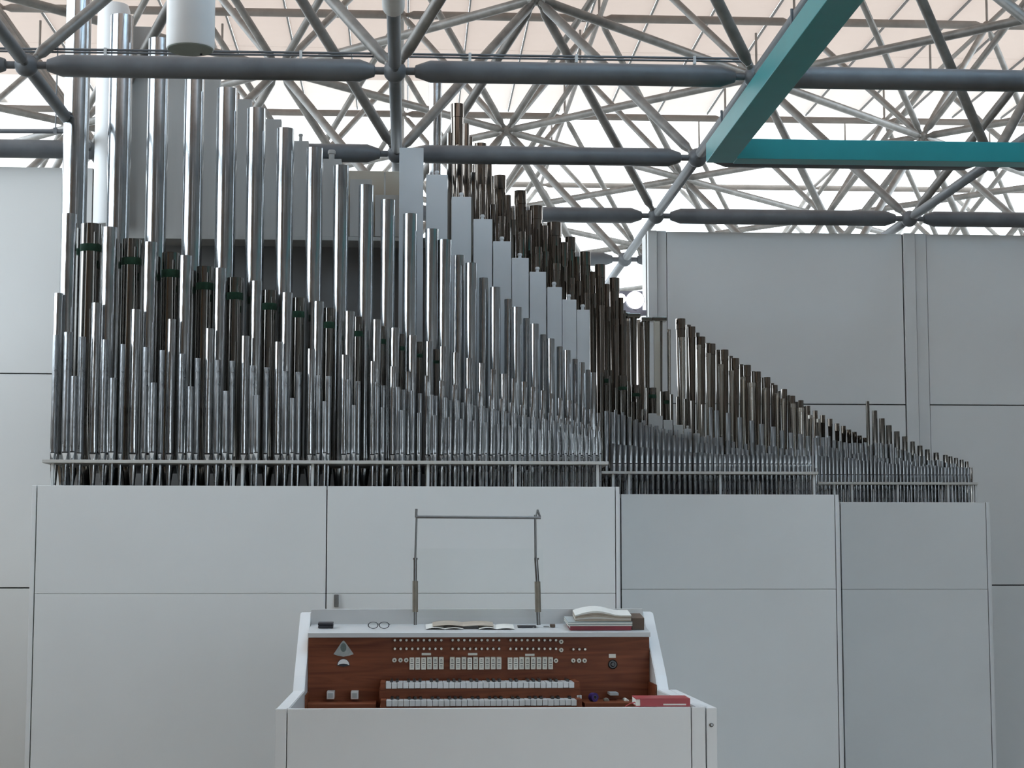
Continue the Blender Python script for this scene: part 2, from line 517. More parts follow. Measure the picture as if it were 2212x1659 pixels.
stub = rod_mesh('roof_stub', M['purlin'], ROOF - HT - 0.03, 0.014, 8)
for key, p in balls.items():
    q = proj(p)
    if q and -70 < q[0] < 2282 and -70 < q[1] < 600:
        link('node_ball', BM_[key[0]], frame, p - frame.location)
        if key[0] == 't' and p.y < 25:
            link('roof_stub', stub, frame, p - frame.location)
# collar on the tube that runs over the camera
pc = at(846, -20, 8.6)
rod('tube_collar', M['bracket'], (X0, 8.3, HB), (X0, 8.98, HB), 0.058, frame, 18)

# thin twin cable rods with clips above the near chord
tray = thing('cable_rail', 'thin twin cable rods running just above the near chord tube', 'cable rail', at(700, 121, Y0 + 0.12))
for dv, r in ((0, 0.0075), (6, 0.0065)):
    rod('rod', M['steel'], at(-120, 103 + dv, Y0 + 0.12), at(1606, 127 + dv, Y0 + 0.12), r, tray, 8)
for u in (228, 650, 1015, 1245, 1500):
    c = at(u, lerp_list([(-120, 106), (1606, 130)], u), Y0 + 0.12)
    box('clip', M['bracket'], c.x - 0.008, c.x + 0.008, c.y - 0.016, c.y + 0.012, c.z - 0.03, c.z + 0.018, tray)
cond = thing('conduit', 'thin grey conduit above the left wall', 'conduit', at(60, 283, 12.33))
rod('tube', M['steel'], at(-260, 282, 12.33), at(170, 284, 12.33), 0.016, cond, 10)
for u in (-150, 120):
    c = at(u, 283, 12.33)
    rod('hanger', M['steel'], (c.x, c.y, c.z), (c.x, c.y, c.z + 0.62), 0.005, cond, 6)
    box('clip', M['steel'], c.x - 0.012, c.x + 0.012, c.y - 0.02, c.y + 0.02, c.z - 0.02, c.z + 0.02, cond)

# teal hanging frame ---------------------------------------------------------------------------
YT = Y0 + 0.62
c0 = at(1534, 340, YT)
hgt = at(1534, 298, YT).z - c0.z
wid = px(60, YT)
teal = thing('hanging_frame', 'teal painted box beam frame hung under the space frame', 'frame', (c0.x, YT, c0.z))
box('cross_beam', M['teal'], c0.x + wid + 0.002, c0.x + 7.5, YT, YT + 0.15, c0.z - 0.004, c0.z + hgt, teal, 0.004)
box('long_beam', M['teal'], c0.x, c0.x + wid, YT - 7.0, YT + 0.15, c0.z, c0.z + hgt, teal, 0.004)
for dy in (0.05, -2.0, -4.1):
    rod('hanger', M['steel'], (c0.x + wid / 2, YT + dy, c0.z + hgt), (c0.x + wid / 2, YT + dy, HB - 0.03), 0.008, teal, 8)

# ceiling downlight ---------------------------------------------------------------------------
pd = at(411, 106, 8.55)
rD = px(52.5, 8.55)
dl = thing('downlight', 'large white cylindrical downlight hanging at the upper left', 'lamp', pd)
lathe('housing', M['white'], [(rD * 0.97, 0.0), (rD, 0.006), (rD, 0.62), (rD * 0.9, 0.65)], dl, pd, 40)
lathe('lens', M['lens'], [(rD * 0.93, -0.006), (rD * 0.965, -0.002), (rD * 0.965, 0.0)], dl, pd, 40)
lathe('stem', M['white'], [(0.02, 0.65), (0.02, HT - 0.3 - pd.z)], dl, pd, 12)
lathe('sensor', M['black'], [(0.006, -0.012), (0.006, -0.004)], dl, (pd.x + 0.045, pd.y + 0.06, pd.z), 8)

# pair of floodlights in the open bay
pf = at(1368, 676, 14.25)
fl = thing('floodlight', 'pair of glaring round floodlights in the open bay behind the organ', 'lamp', pf)
box('bracket_bar', M['lampbody'], at(1345, 676, 14.25).x, at(1396, 676, 14.25).x, 14.23, 14.27, pf.z - 0.02, pf.z + 0.02, fl)
for u, v, r in ((1340, 646, 11), (1371, 649, 19)):
    c = at(u, v, 14.25); rr = px(r, 14.25)
    rot = Vector((0, 0, 1)).rotation_difference(Vector((0, -1, -0.05)).normalized())
    h = lathe('housing', M['lampbody'], [(rr * 0.7, -0.14), (rr * 1.05, -0.02), (rr * 1.08, 0.03)], fl, c, 24, rot)
    bm = bmesh.new(); add_lathe(bm, [(rr * 1.0, 0.031), (rr * 0.8, 0.05), (rr * 0.4, 0.058)], 24)
    link('lamp_glass', mesh_from(bm, 'lamp_glass', M['lamp'], True), h)
    if abs(c.z - pf.z) > 0.03:
        rod('arm', M['lampbody'], (c.x, 14.27, pf.z), (c.x, 14.3, c.z), 0.012, fl, 8)
rod('mast', M['lampbody'], (pf.x, 14.30, at(1368, 835, 14.3).z), (pf.x, 14.30, pf.z), 0.016, fl, 10)

# ================================================================== ORGAN
def pipe_mesh(r, zb, zm, zt, rf, m, seg, reed=False, cone=1.0, cap=0.0):
    """pipe with its base at z 0; zm mouth height, zt total height"""
    bm = bmesh.new()
    lip = min(r * 3.2, (zt - zm) * 0.35)
    if reed:
        prof = [(rf, 0, 1), (rf * 1.2, zm * 0.5, 1), (r * cone, zm, 1), (r * (0.94), zt - cap, 1), (r * (1.0 if cap else 1), zt - cap + 0.002, 1), (r, zt, 1)]
    else:
        prof = [(rf, 0, 1), (rf + (r * 0.9 - rf) * 0.55, zm * 0.5, 1), (r * 0.93, zm - r * 0.9 if zm > r * 2 else zm * 0.6, 1), (r * 0.99, zm - 0.001, 0.80),
                (r, zm, 0.74), (r, zm + lip, 1), (r, zt, 1)]
    wallt = 0.90 if r > 0.02 else 0.84
    prof += [(r * wallt, zt, 1), (r * wallt * 0.97, zt - (min(0.03, cap * 0.8 if cap else 0.03) if reed else min(0.25, (zt - zm) * 0.5)), 1)]
    rings = []
    n = len(prof)
    for (rr, z, c) in prof:
        ring = []
        for k in range(seg):
            a = 2 * math.pi * k / seg
            x, y = rr * math.cos(a), rr * math.sin(a)
            y = max(y, -c * rr)
            ring.append(bm.verts.new((x, y, z)))
        rings.append(ring)
    for q, (a, b) in enumerate(zip(rings, rings[1:])):
        for k in range(seg):
            f = bm.faces.new((a[k], a[(k + 1) % seg], b[(k + 1) % seg], b[k]))
            f.material_index = 1 if q == n - 2 else 0
    bm.faces.new(list(reversed(rings[0])))
    f = bm.faces.new(rings[-1]); f.material_index = 1
    return mesh_from(bm, 'organ_pipe', [m, M['inside']], True, 0.5)

class Division:
    def __init__(self, root, base, mouth):
        self.root, self.base, self.mouth = root, base, mouth

    def pipe(self, u, v, w, Y, m, mouth=True, reed=False, cone=0.4, band=None, cap=0.0, base=None, name='organ_pipe', mz=None):
        top = at(u, v, Y)
        r = px(w, Y) / 2
        zb = self.base if base is None else base
        zm = (self.mouth if mz is None else mz) - zb
        h = top.z - zb
        if h < zm + 0.06:
            h = zm + 0.06
        seg = 28 if w > 26 else (20 if w > 13 else 12)
        me = pipe_mesh(r, 0, zm, h, max(0.006, r * 0.34), M[m], seg, reed, cone, cap)
        o = link(name, me, self.root, Vector((top.x, Y, zb)) - wloc(self.root))
        if mouth and not reed:
            bm = bmesh.new()
            hh = max(0.006, r * 0.30)
            add_box(bm, -r * 0.66, r * 0.66, -r * 0.83, -r * 0.5, zm, zm + hh)
            link('mouth', mesh_from(bm, 'mouth', M['inside']), o)
            if w > 7.5:        # lower lip below the slot, reflected light put into its pale colour
                bm = bmesh.new()
                vs = [bm.verts.new(p) for p in ((-r * 0.6, -r * 0.84, zm - 0.001), (r * 0.6, -r * 0.84, zm - 0.001), (r * 0.14, -r * 1.0, zm - r * 1.6), (-r * 0.14, -r * 1.0, zm - r * 1.6),
                                                (-r * 0.56, -r * 0.6, zm - 0.002), (r * 0.56, -r * 0.6, zm - 0.002), (r * 0.12, -r * 0.6, zm - r * 1.6), (-r * 0.12, -r * 0.6, zm - r * 1.6))]
                for f in ((0, 3, 2, 1), (4, 5, 6, 7), (0, 1, 5, 4), (1, 2, 6, 5), (2, 3, 7, 6), (3, 0, 4, 7)):
                    bm.faces.new([vs[k] for k in f])
                link('lower_lip', mesh_from(bm, 'lower_lip', M['lip']), o)
        if band:
            z0, z1 = at(u, band[1], Y).z - zb, at(u, band[0], Y).z - zb
            bm = bmesh.new()
            add_lathe(bm, [(r * 1.0, z0), (r * 1.035, z0 + 0.004), (r * 1.035, z1 - 0.004), (r * 1.0, z1)], seg)
            link('felt_band', mesh_from(bm, 'felt_band', M['felt'], True), o)['label'] = 'dark green felt band'
        return o

    def wood(self, u, v, w, Y, m, vb=None, depth=1.15, knob=None, name='wooden_pipe', rim=True):
        top = at(u, v, Y)
        hw = px(w, Y) / 2
        zb = self.base if vb is None else at(u, vb, Y).z
        d = hw * 2 * depth
        c = (top.x, Y + d / 2, zb)
        bm = bmesh.new()
        add_box(bm, -hw, hw, -d / 2, d / 2, 0, top.z - zb, 0.003)
        o = link(name, mesh_from(bm, name, M[m]), self.root, Vector(c) - wloc(self.root))
        if knob:
            hk = at(u, knob[1], Y).z
            k = px(knob[0], Y) / 2
            bm = bmesh.new()
            add_lathe(bm, [(k * 0.75, top.z - zb - 0.01), (k * 0.75, hk - zb - k * 1.2), (k, hk - zb - k * 1.0), (k, hk - zb - 0.006), (k * 0.8, hk - zb)], 14)
            link('stopper_handle', mesh_from(bm, 'stopper_handle', M[m], True), o)
        return o

# ---- case of the front division -----------------------------------------------------------------
def case(name, label, Yf, uL, uR, vT, vJ, depth, seams, strip_u, cat='organ'):
    xl, xr = at(uL, vT, Yf).x, at(uR, vT, Yf).x
    zt = at((uL + uR) / 2, vT, Yf).z
    zj = at((uL + uR) / 2, vJ, Yf).z
    o = thing(name, label, cat, ((xl + xr) / 2, Yf + depth / 2, 0))
    xs = at(strip_u, vT + 100, Yf).x
    g = 0.003
    edges = [xl] + [at(u, vT + 150, Yf).x for u in seams] + [xs]
    box('carcass', M['seam'], xl + 0.01, xr - 0.01, Yf + 0.03, Yf + depth, 0, zt - 0.02, o)
    for a, b in zip(edges, edges[1:]):
        box('case_panel', M['panel'], a + g, b - g, Yf, Yf + 0.034, zj + g * 0.25, zt, o, 0.003)
        box('case_panel', M['panel'], a + g, b - g, Yf, Yf + 0.034, 0, zj - g * 0.25, o, 0.003)
    box('side_panel', M['panel'], xs + g * 0.5, xr, Yf, Yf + depth, 0, zt, o, 0.003)
    box('side_panel', M['panel'], xl - 0.03, xl - 0.004, Yf + 0.004, Yf + depth, 0, zt, o, 0.003)
    return o, xl, xr, zt, zj

def rack(o, Yf, u0, u1, v, posts, zt, depth, thick_px):
    a, b = at(u0, v, Yf), at(u1, v, Yf)
    t = px(thick_px, Yf) / 2
    box('rack_board', M['rack'], a.x, b.x, Yf, Yf + depth, a.z - t, a.z + t, o, 0.002)
    for u in posts:
        p = at(u, v, Yf)
        box('rack_post', M['bracket'], p.x - 0.008, p.x + 0.008, Yf + 0.02, Yf + 0.045, zt - 0.02, a.z - t, o, 0.002)
    return a.z

Y1 = 10.80
org1, xl1, xr1, zt1, zj1 = case('pipe_organ', 'front organ division with the tallest silver pipes on a wide white case', Y1, 80, 1338, 1050, 1282, 1.5, [705], 1330)
box('door_handle', M['chrome'], at(722, 1290, Y1).x, at(732, 1290, Y1).x, Y1 - 0.02, Y1, at(727, 1311, Y1).z, at(727, 1284, Y1).z, org1, 0.004)
rz1 = rack(org1, Y1 + 0.06, 91, 1315, 996, [112, 504, 523, 675, 925, 1114, 1292], zt1, 1.22, 7)
D1 = Division(org1, zt1 - 0.03, at(700, 980, Y1 + 0.16).z)
# board coloured dark for the shade between pipes, and shelf under the wooden pipes
box('shade_board', M['shade_joint'], at(165, 700, 12.26).x, at(985, 700, 12.26).x, 12.26, 12.30, zt1 - 0.02, at(600, 516, 12.26).z, org1)
box('pipe_shelf', M['wood_grey'], at(165, 515, 12.02).x, at(960, 515, 12.02).x, 12.00, 12.30, at(600, 519, 12.02).z, at(600, 511, 12.02).z, org1)

YA, YBk, YC, YD, YE, YF_, YG = 11.43, 11.17, 11.29, 11.09, 11.00, 11.04, 10.93
A = [(173, -60, 54), (264, 36, 50), (344, 86, 46), (421, 138, 44), (491, 193, 45), (554, 236, 41), (617, 279, 38), (680, 321, 37), (737, 359, 34), (791, 401, 33),
     (838, 433, 32), (886, 463, 31), (933, 496, 30), (961, 519, 30), (992, 552, 24), (1018, 569, 26), (1045, 601, 22), (1070, 621, 23), (1098, 647, 18), (1117, 664, 21),
     (1137, 688, 15), (1155, 700, 19), (1173, 723, 14), (1190, 732, 17), (1209, 749, 14), (1225, 757, 16), (1242, 776, 12), (1257, 783, 13), (1270, 799, 10), (1281, 805, 12)]
for k, (u, v, w) in enumerate(A):
    back = k >= 14 and k % 2 == 0
    D1.pipe(u, v, w, YA + (0.07 if back else 0), 'tin' if back else 'zinc', mouth=False)
Bx = [(150, 463, 33), (237, 492, 33), (325, 524, 30), (401, 553, 28), (476, 580, 26), (554, 608, 25), (620, 633, 25), (688, 652, 23), (755, 673, 22), (814, 691, 20), (853, 709, 21),
      (891, 725, 20), (927, 738, 17), (957, 749, 17), (985, 762, 16), (1013, 774, 15), (1040, 785, 15), (1065, 798, 13), (1088, 808, 14), (1110, 818, 13), (1132, 825, 13), (1151, 836, 12),
      (1173, 844, 12), (1190, 850, 9), (1210, 860, 11), (1230, 865, 11), (1245, 872, 9), (1261, 880, 8), (1277, 884, 9), (1293, 892, 9)]
for u, v, w in Bx:
    D1.pipe(u, v, w, YBk, 'tin')
Cx = [(197, 485, 44, 529, 545), (285, 518, 42, 558, 574), (369, 547, 38, 584, 601), (443, 577, 37, 612, 628), (508, 601, 35, 633, 649), (582, 628, 32, 656, 671), (645, 644, 26, 673, 687),
      (711, 666, 24, 696, 710), (773, 685, 22, 716, 728), (824, 706, 20, 733, 744), (866, 722, 18, 749, 758), (906, 739, 16, 765, 773), (943, 755, 14, 779, 786)]
for u, v, w, b0, b1 in Cx:
    D1.pipe(u, v, w, YC, 'bronze', mouth=False, band=(b0, b1))
Dx = [(127, 634, 20), (209, 655, 21), (294, 669, 22), (371, 690, 18), (453, 710, 19), (530, 726, 18), (602, 739, 18), (672, 754, 17), (745, 767, 17), (806, 781, 14), (849, 792, 15), (882, 803, 13),
      (922, 812, 10), (954, 823, 12), (982, 832, 11), (1009, 840, 11), (1036, 849, 9), (1060, 855, 9), (1083, 862, 9), (1105, 870, 9), (1127, 875, 9), (1148, 880, 9), (1170, 886, 9),
      (1188, 892, 8), (1206, 898, 8), (1224, 903, 8), (1241, 908, 7), (1256, 912, 7), (1272, 916, 7), (1288, 920, 7)]
for u, v, w in Dx:
    D1.pipe(u, v, w, YD, 'tin')
Ex = [(121, 724, 13), (148, 718, 19), (228, 734, 15), (315, 750, 13), (394, 765, 15), (470, 778, 13), (546, 790, 13), (617, 802, 12), (689, 811, 11), (754, 820, 11), (815, 826, 10), (860, 836, 10),
      (892, 844, 10), (933, 853, 9), (963, 859, 9), (990, 865, 8), (1016, 872, 8), (1043, 877, 8), (1067, 883, 8), (1091, 888, 8), (1113, 893, 7), (1134, 897, 7), (1156, 901, 7), (1178, 905, 7),
      (1197, 909, 6), (1216, 913, 6), (1233, 917, 6), (1249, 921, 6), (1264, 925, 6), (1280, 928, 6), (1295, 932, 6)]
for u, v, w in Ex:
    D1.pipe(u, v, w, YE, 'lead')
Fx = [(178, 728, 15), (265, 744, 12), (350, 757, 12), (427, 774, 13), (502, 780, 12), (576, 794, 12), (645, 804, 13), (710, 813, 12), (774, 824, 11), (828, 833, 10), (872, 842, 9), (907, 850, 9),
      (942, 855, 8), (973, 865, 8), (1000, 870, 7), (1026, 876, 7), (1052, 882, 7), (1076, 887, 7), (1098, 892, 6), (1120, 897, 6), (1142, 901, 6), (1163, 905, 6), (1184, 909, 6), (1204, 913, 6), (1222, 917, 6)]
for u, v, w in Fx:
    D1.pipe(u, v, w, YF_, 'lead')
Gx = [(161, 813, 15), (245, 817, 16), (332, 827, 15), (412, 835, 14), (488, 845, 13), (555, 854, 13), (632, 860, 11), (702, 867, 11), (765, 875, 10), (827, 880, 9), (869, 886, 9), (905, 892, 8),
      (940, 897, 9), (972, 901, 8), (998, 905, 7), (1025, 909, 8), (1050, 912, 7), (1077, 916, 6), (1101, 919, 6), (1123, 922, 6), (1145, 926, 6), (1166, 928, 6), (1187, 930, 6), (1206, 933, 6),
      (1222, 934, 6), (1238, 937, 6), (1252, 939, 6), (1267, 942, 6), (1284, 944, 6), (1297, 946, 6)]
for u, v, w in Gx:
    D1.pipe(u, v, w, YG, 'lead')

# wooden pipes standing on the shelf behind the zinc rank
WA = [(306, 57, 42, None), (382, 108, 42, None), (456, 163, 40, None), (524, 214, 40, None), (589, 257, 38, None), (649, 304, 36, (10, 287)), (716, 343, 44, (17, 322)), (780, 387, 48, None), (836, 421, 52, None)]
for u, v, w, k in WA:
    D1.wood(u, v, w, 12.03, 'wood_grey', vb=511, depth=0.5, knob=k)
D1.wood(791, 369, 78, 12.21, 'wood_cream', vb=511, depth=0.12)
D1.wood(848, 370, 30, 12.21, 'wood_cream', vb=511, depth=0.3)
# tall pale wooden pipes
WB = [(889, 319, 53), (944, 377, 47), (997, 425, 43), (1043, 473, 41), (1085, 521, 40), (1124, 557, 37), (1162, 587, 36), (1198, 620, 32), (1230, 647, 31), (1260, 669, 28)]
for k, (u, v, w) in enumerate(WB):
    D1.wood(u, v, w, 11.84, 'wood_white', depth=1.0, knob=((10, v - 13) if k else None))
# round white trunk behind the first two big pipes
pw = at(236, 488, 11.98)
lathe('wind_trunk', M['white'], [(px(34, 11.98), 0), (px(35, 11.98), 0.01), (px(35, 11.98), at(236, 24, 11.98).z - pw.z), (px(31, 11.98), at(236, 12, 11.98).z - pw.z)], org1, pw, 32)['label'] = 'plain white round trunk'

# ---- second division ------------------------------------------------------------------------------
Y2 = 11.885
org2, xl2, xr2, zt2, zj2 = case('pipe_organ', 'middle organ division with brown reed pipes on a stepped back white case', Y2, 1341, 1812, 1068, 1273, 2.3, [], 1805)
# the case continues behind the front division
box('carcass', M['seam'], at(905, 1068, 12.45).x, xl2 - 0.03, 12.45, 14.3, 0, zt2 - 0.02, org2)
rack(org2, Y2 + 0.06, 1300, 1768, 1020.5, [1325, 1360, 1557, 1760], zt2, 0.9, 6)
D2 = Division(org2, zt2 - 0.03, at(1500, 1003, Y2 + 0.15).z)
YRr = 12.78
R = [(941, 150, 31, 'tin'), (988, 226, 30, 'copper'), (1038, 311, 29, 'copper'), (1080, 380, 28, 'copper'), (1124, 413, 28, 'copper'), (1158, 446, 30, 'copper'), (1197, 482, 34, 'copper'),
     (1232, 513, 24, 'copper'), (1264, 545, 25, 'copper'), (1296, 572, 24, 'copper'), (1327, 601, 23, 'copper')]
for u, v, w, m in R:
    D2.pipe(u, v, w, YRr, m, mouth=False, reed=True, cone=0.55, cap=0.10)
# slimmer reeds in front of them and between
for k, (u, v, w, m) in enumerate(R[1:]):
    D2.pipe(u + w * 0.62, v + 42, w * 0.5, YRr - 0.12, 'copper', mouth=False)
    D2.pipe(u - w * 0.55, v + 62, w * 0.42, YRr - 0.2, 'bronze', mouth=False)
    D2.pipe(u + w * 0.15, v + 88, w * 0.55, YRr - 0.28, 'copper', mouth=False, reed=True, cone=0.5, cap=0.05)
    D2.pipe(u + w * 0.9, v + 70, w * 0.4, YRr + 0.15, 'bronze', mouth=False)
# mitred reeds with flat hoods
for u, v, w in ((1293, 676, 24), (1322, 677, 22), (1347, 676, 22), (1368, 678, 24), (1397, 686, 20), (1423, 686, 26)):
    o = D2.pipe(u, v + 6, w * 0.72, 12.98, 'bronze', mouth=False, reed=True, cone=0.5)
    h = px(w, 12.98)
    bm = bmesh.new()
    zz = at(u, v, 12.98).z - D2.base
    add_box(bm, -h * 0.62, h * 0.62, -h * 0.5, h * 0.5, zz - 0.03, zz, 0.004)
    link('hood', mesh_from(bm, 'hood', M['bronze']), o)
for u, v, w in ((1307, 690, 15), (1335, 694, 19), (1357, 690, 19), (1384, 692, 19)):
    D2.pipe(u, v, w, 13.14, 'copper', mouth=False, reed=True, cone=0.62)
D2.wood(1419, 694, 13, 12.90, 'wood_cream', depth=0.8)
# ---- third division -------------------------------------------------------------------------------
Y3 = 13.14
org3, xl3, xr3, zt3, zj3 = case('pipe_organ', 'rear organ division with the shortest pipes on the rightmost white case', Y3, 1815, 2138, 1085, 1273, 1.3, [], 2132)
box('carcass', M['seam'], at(1752, 1085, 14.25).x, xl3 - 0.03, 14.25, 14.45, 0, zt3 - 0.02, org3)
rack(org3, Y3 + 0.05, 1752, 2113, 1043.5, [1804, 1842, 1941, 2050, 2110], zt3, 0.8, 5.5)
D3 = Division(org3, zt3 - 0.03, at(1950, 1026, Y3 + 0.12).z)
# long rank of brown tapered pipes
T = [(1470, 689, 22), (1494, 706, 17), (1514, 728, 20), (1536, 743, 20), (1565, 756, 18), (1588, 774, 18), (1614, 789, 17), (1636, 803, 16), (1657, 815, 15), (1674, 832, 12), (1694, 841, 13), (1712, 855, 12),
     (1730, 865, 12), (1745, 877, 11), (1761, 887, 11), (1777, 897, 11), (1793, 905, 11), (1808, 915, 11), (1822, 920, 11), (1834, 928, 10), (1846, 933, 10), (1857, 941, 10), (1868, 946, 9)]
for u, v, w in T:
    if u > 1740:
        D3.pipe(u, v, w, 13.92, 'copper', mouth=False, reed=True, cone=0.5, cap=0.06)
        continue
    D2.pipe(u, v, w, 13.0, 'copper', mouth=False, reed=True, cone=0.5, cap=0.08)
    if u < 1745:
        D2.pipe(u + w * 0.75, v + 13, w * 0.55, 13.08, 'bronze', mouth=False)
T2 = [(1445, 712, 8), (1473, 729, 15), (1509, 745, 12), (1530, 763, 12), (1557, 787, 12), (1580, 801, 12), (1605, 814, 11), (1623, 827, 17), (1652, 838, 10), (1678, 850, 11), (1691, 861, 9), (1713, 872, 13), (1730, 881, 14),
      (1750, 897, 11), (1768, 905, 11)]
for u, v, w in T2:
    (D3 if u > 1740 else D2).pipe(u, v, w, 13.8 if u > 1740 else 12.8, 'pale_tin', mouth=False, reed=True, cone=0.3, cap=0.03)
Cs = [(1311, 800, 22, 819, 828), (1344, 812, 22, 836, 843), (1374, 832, 18, 850, 857), (1409, 838, 18, 853, 861), (1439, 846, 14, 865, 873)]
for u, v, w, b0, b1 in Cs:
    D2.pipe(u, v, w, 12.60, 'bronze', mouth=False, band=(b0, b1))
V2 = [(1300, 806, 9), (1309, 832, 8), (1318, 812, 8), (1332, 838, 8), (1344, 844, 9), (1358, 824, 8), (1366, 868, 9), (1377, 862, 8), (1389, 884, 8), (1398, 838, 8), (1429, 846, 9), (1450, 852, 8), (1464, 857, 9), (1480, 862, 8), (1495, 866, 9),
      (1518, 874, 9), (1535, 880, 8), (1548, 887, 10), (1573, 892, 10), (1598, 902, 10), (1624, 909, 11), (1645, 916, 11), (1670, 922, 12), (1689, 930, 10), (1708, 935, 11), (1728, 938, 11), (1745, 942, 10), (1762, 946, 10)]
for u, v, w in V2:
    D2.pipe(u, v, w, 12.45, 'bronze' if u < 1530 else 'lead', mouth=False)
for u, v, w, k in ((1410, 893, 18, None), (1424, 898, 15, None), (1443, 907, 20, None), (1465, 918, 20, None), (1486, 926, 17, (6, 919)), (1505, 936, 14, (5, 928)), (1523, 943, 20, None)):
    D2.wood(u, v, w, 12.32, 'wood_grey', depth=0.6, knob=k)
def dense(D, pts, u0, u1, sp, w, Y, m, jit=2.0, mouth=False, **kw):
    u = u0
    k = 0
    while u < u1:
        v = lerp_list(pts, u) + random.uniform(-jit, jit)
        D.pipe(u, v, lerp_list(w, u), Y, m, mouth=mouth, **kw)
        u += lerp_list(sp, u)
        k += 1
V1 = [(1303, 885), (1312, 889), (1348, 899), (1405, 923), (1443, 937), (1492, 951), (1570, 966), (1650, 978), (1745, 990)]
dense(D2, V1, 1310, 1752, [(1300, 12.5), (1500, 11.6), (1750, 9.5)], [(1300, 9.5), (1750, 7)], 12.13, 'lead', 1.5)
V3 = [(1315, 880), (1400, 915), (1480, 935), (1580, 952), (1655, 962), (1760, 974)]
dense(D2, V3, 1330, 1756, [(1330, 15), (1750, 12)], [(1330, 8), (1750, 8)], 12.28, 'lead', 4)
V4 = [(1330, 958), (1440, 974), (1570, 981), (1660, 985), (1750, 994)]
dense(D2, V4, 1326, 1754, [(1330, 12.2), (1500, 11), (1750, 9)], [(1330, 9), (1750, 7.5)], 12.02, 'lead', 1.2, mouth=True)

U = [(1874, 867, 8), (1889, 887, 12), (1905, 904, 13), (1920, 919, 13), (1937, 932, 13), (1954, 943, 12), (1971, 954, 11), (1987, 963, 12), (2003, 971, 11), (2022, 978, 12), (2042, 983, 11), (2053, 986, 9), (2065, 989, 9), (2077, 993, 9), (2088, 997, 8), (2097, 1010, 7)]
for u, v, w in U:
    D3.pipe(u, v, w, 13.75, 'bronze', mouth=False)
dense(D3, [(1762, 940), (1800, 948), (1850, 958), (1925, 962), (1945, 975), (2000, 990), (2095, 1012)], 1766, 2096, [(1760, 12), (2100, 9)], [(1760, 9.5), (2100, 7)], 13.6, 'lead', 4)
dense(D3, [(1762, 962), (1850, 978), (2000, 1000), (2095, 1016)], 1770, 2098, [(1760, 9.5), (2100, 8)], [(1760, 7.5), (2100, 6.5)], 13.45, 'lead', 4)
dense(D3, [(1762, 982), (1850, 992), (2000, 1008), (2095, 1018)], 1766, 2098, [(1760, 8.5), (2100, 7)], [(1760, 7), (2100, 5.5)], 13.3, 'lead', 2, mouth=True)

# ================================================================== CONSOLE
YP, YK, YBk2 = 6.38, 7.40, 7.84
xo0 = at(634, 1493, YK).x; xo1 = at(1442, 1492, YK).x       # outer faces of the side panels
TK = 0.046
xi0, xi1 = xo0 + TK, xo1 - TK
zp = at(1000, 1530, YP).z                                   # top of the parapet
zs = at(640, 1322, YBk2).z                                  # top of the side panels
con = thing('organ_console', 'white organ console with mahogany key desk and two manuals', 'organ console', ((xo0 + xo1) / 2, 7.3, 0))
prof = [(YP + 0.03, 0), (YP + 0.03, zp), (YK - 0.035, zp - 0.004), (YK + 0.03, zp + 0.05), (YBk2 - 0.02, zs - 0.004), (YBk2 + 0.05, zs - 0.002), (YBk2 + 0.05, 0)]
prism('side_panel', M['console'], prof, 'X', xo0, xi0, con, bev=0.003)
prism('side_panel', M['console'], prof, 'X', xi1, xo1, con, bev=0.003)
xq = at(1493, 1600, YP).x
box('front_panel', M['console'], xi0 - TK * 0.0 - 0.004, xq, YP, YP + 0.028, 0, zp, con, 0.002)
box('front_rail', M['console'], xo0, xi0 - 0.007, YP, YP + 0.028, 0, zp, con, 0.002)
box('front_rail', M['console'], xq + 0.003, at(1524, 1600, YP).x, YP, YP + 0.028, 0, zp, con, 0.002)
xob = at(1549, 1535, YP).x
box('outer_board', M['console'], at(1527, 1600, YP).x, xob, YP + 0.004, YP + 0.028, 0, zp - 0.003, con, 0.002)
box('outer_board', M['console'], xo1 + 0.001, xob, YP + 0.029, YK - 0.06, 0, zp - 0.003, con, 0.002)
hx = at(1537, 1566, YP)
lathe('bolt', M['chrome'], [(0.007, 0), (0.007, 0.008), (0.004, 0.010)], con, (hx.x, YP + 0.004, hx.z), 12, Vector((0, 0, 1)).rotation_difference(Vector((0, -1, 0))))

# wooden key desk
YW = 7.60
zw1 = at(1000, 1377, YW).z
zw0 = at(1000, 1540, YW).z - 0.12
desk = box('key_desk', M['wood'], xi0 + 0.001, xi1 - 0.001, YW, YW + 0.02, zw0, zw1, con)
box('desk_side', M['wood'], xi0 + 0.001, xi0 + 0.008, YK - 0.02, YW, zw0, at(1000, 1500, YK).z, con)
box('desk_side', M['wood'], xi1 - 0.008, xi1 - 0.001, YK - 0.02, YW, zw0, at(1000, 1480, YK).z, con)
# top tray: lip, sloping floor, back rail
YS = 7.56
zl0, zl1 = at(1000, 1376.5, YS).z, at(1000, 1367, YS).z
zfl = at(1000, 1345, 7.84).z
prism('top_tray', M['tray'], [(YS, zl0), (YS, zl1), (YS + 0.01, zl1 + 0.002), (7.80, zfl - 0.004), (7.80, at(1000, 1316, 7.80).z), (7.835, at(1000, 1315, 7.835).z), (7.835, zl0)], 'X', xi0 + 0.001, xi1 - 0.001, con)
box('tray_insert', M['folder'], at(870, 1360, 7.60).x, at(1240, 1360, 7.60).x, 7.575, 7.76, 0, 0.004, con)
ins = con.children[-1]
ins.location = Vector(ins.location) + Vector((0, 0, zl1 + 0.004))
ins.rotation_euler = (math.atan2(zfl - zl1, 0.24), 0, 0)
ins.data.materials[0] = M['tray']
box('back_panel', M['console'], xo0, xo1, 7.892, 7.91, 0, zs - 0.05, con)

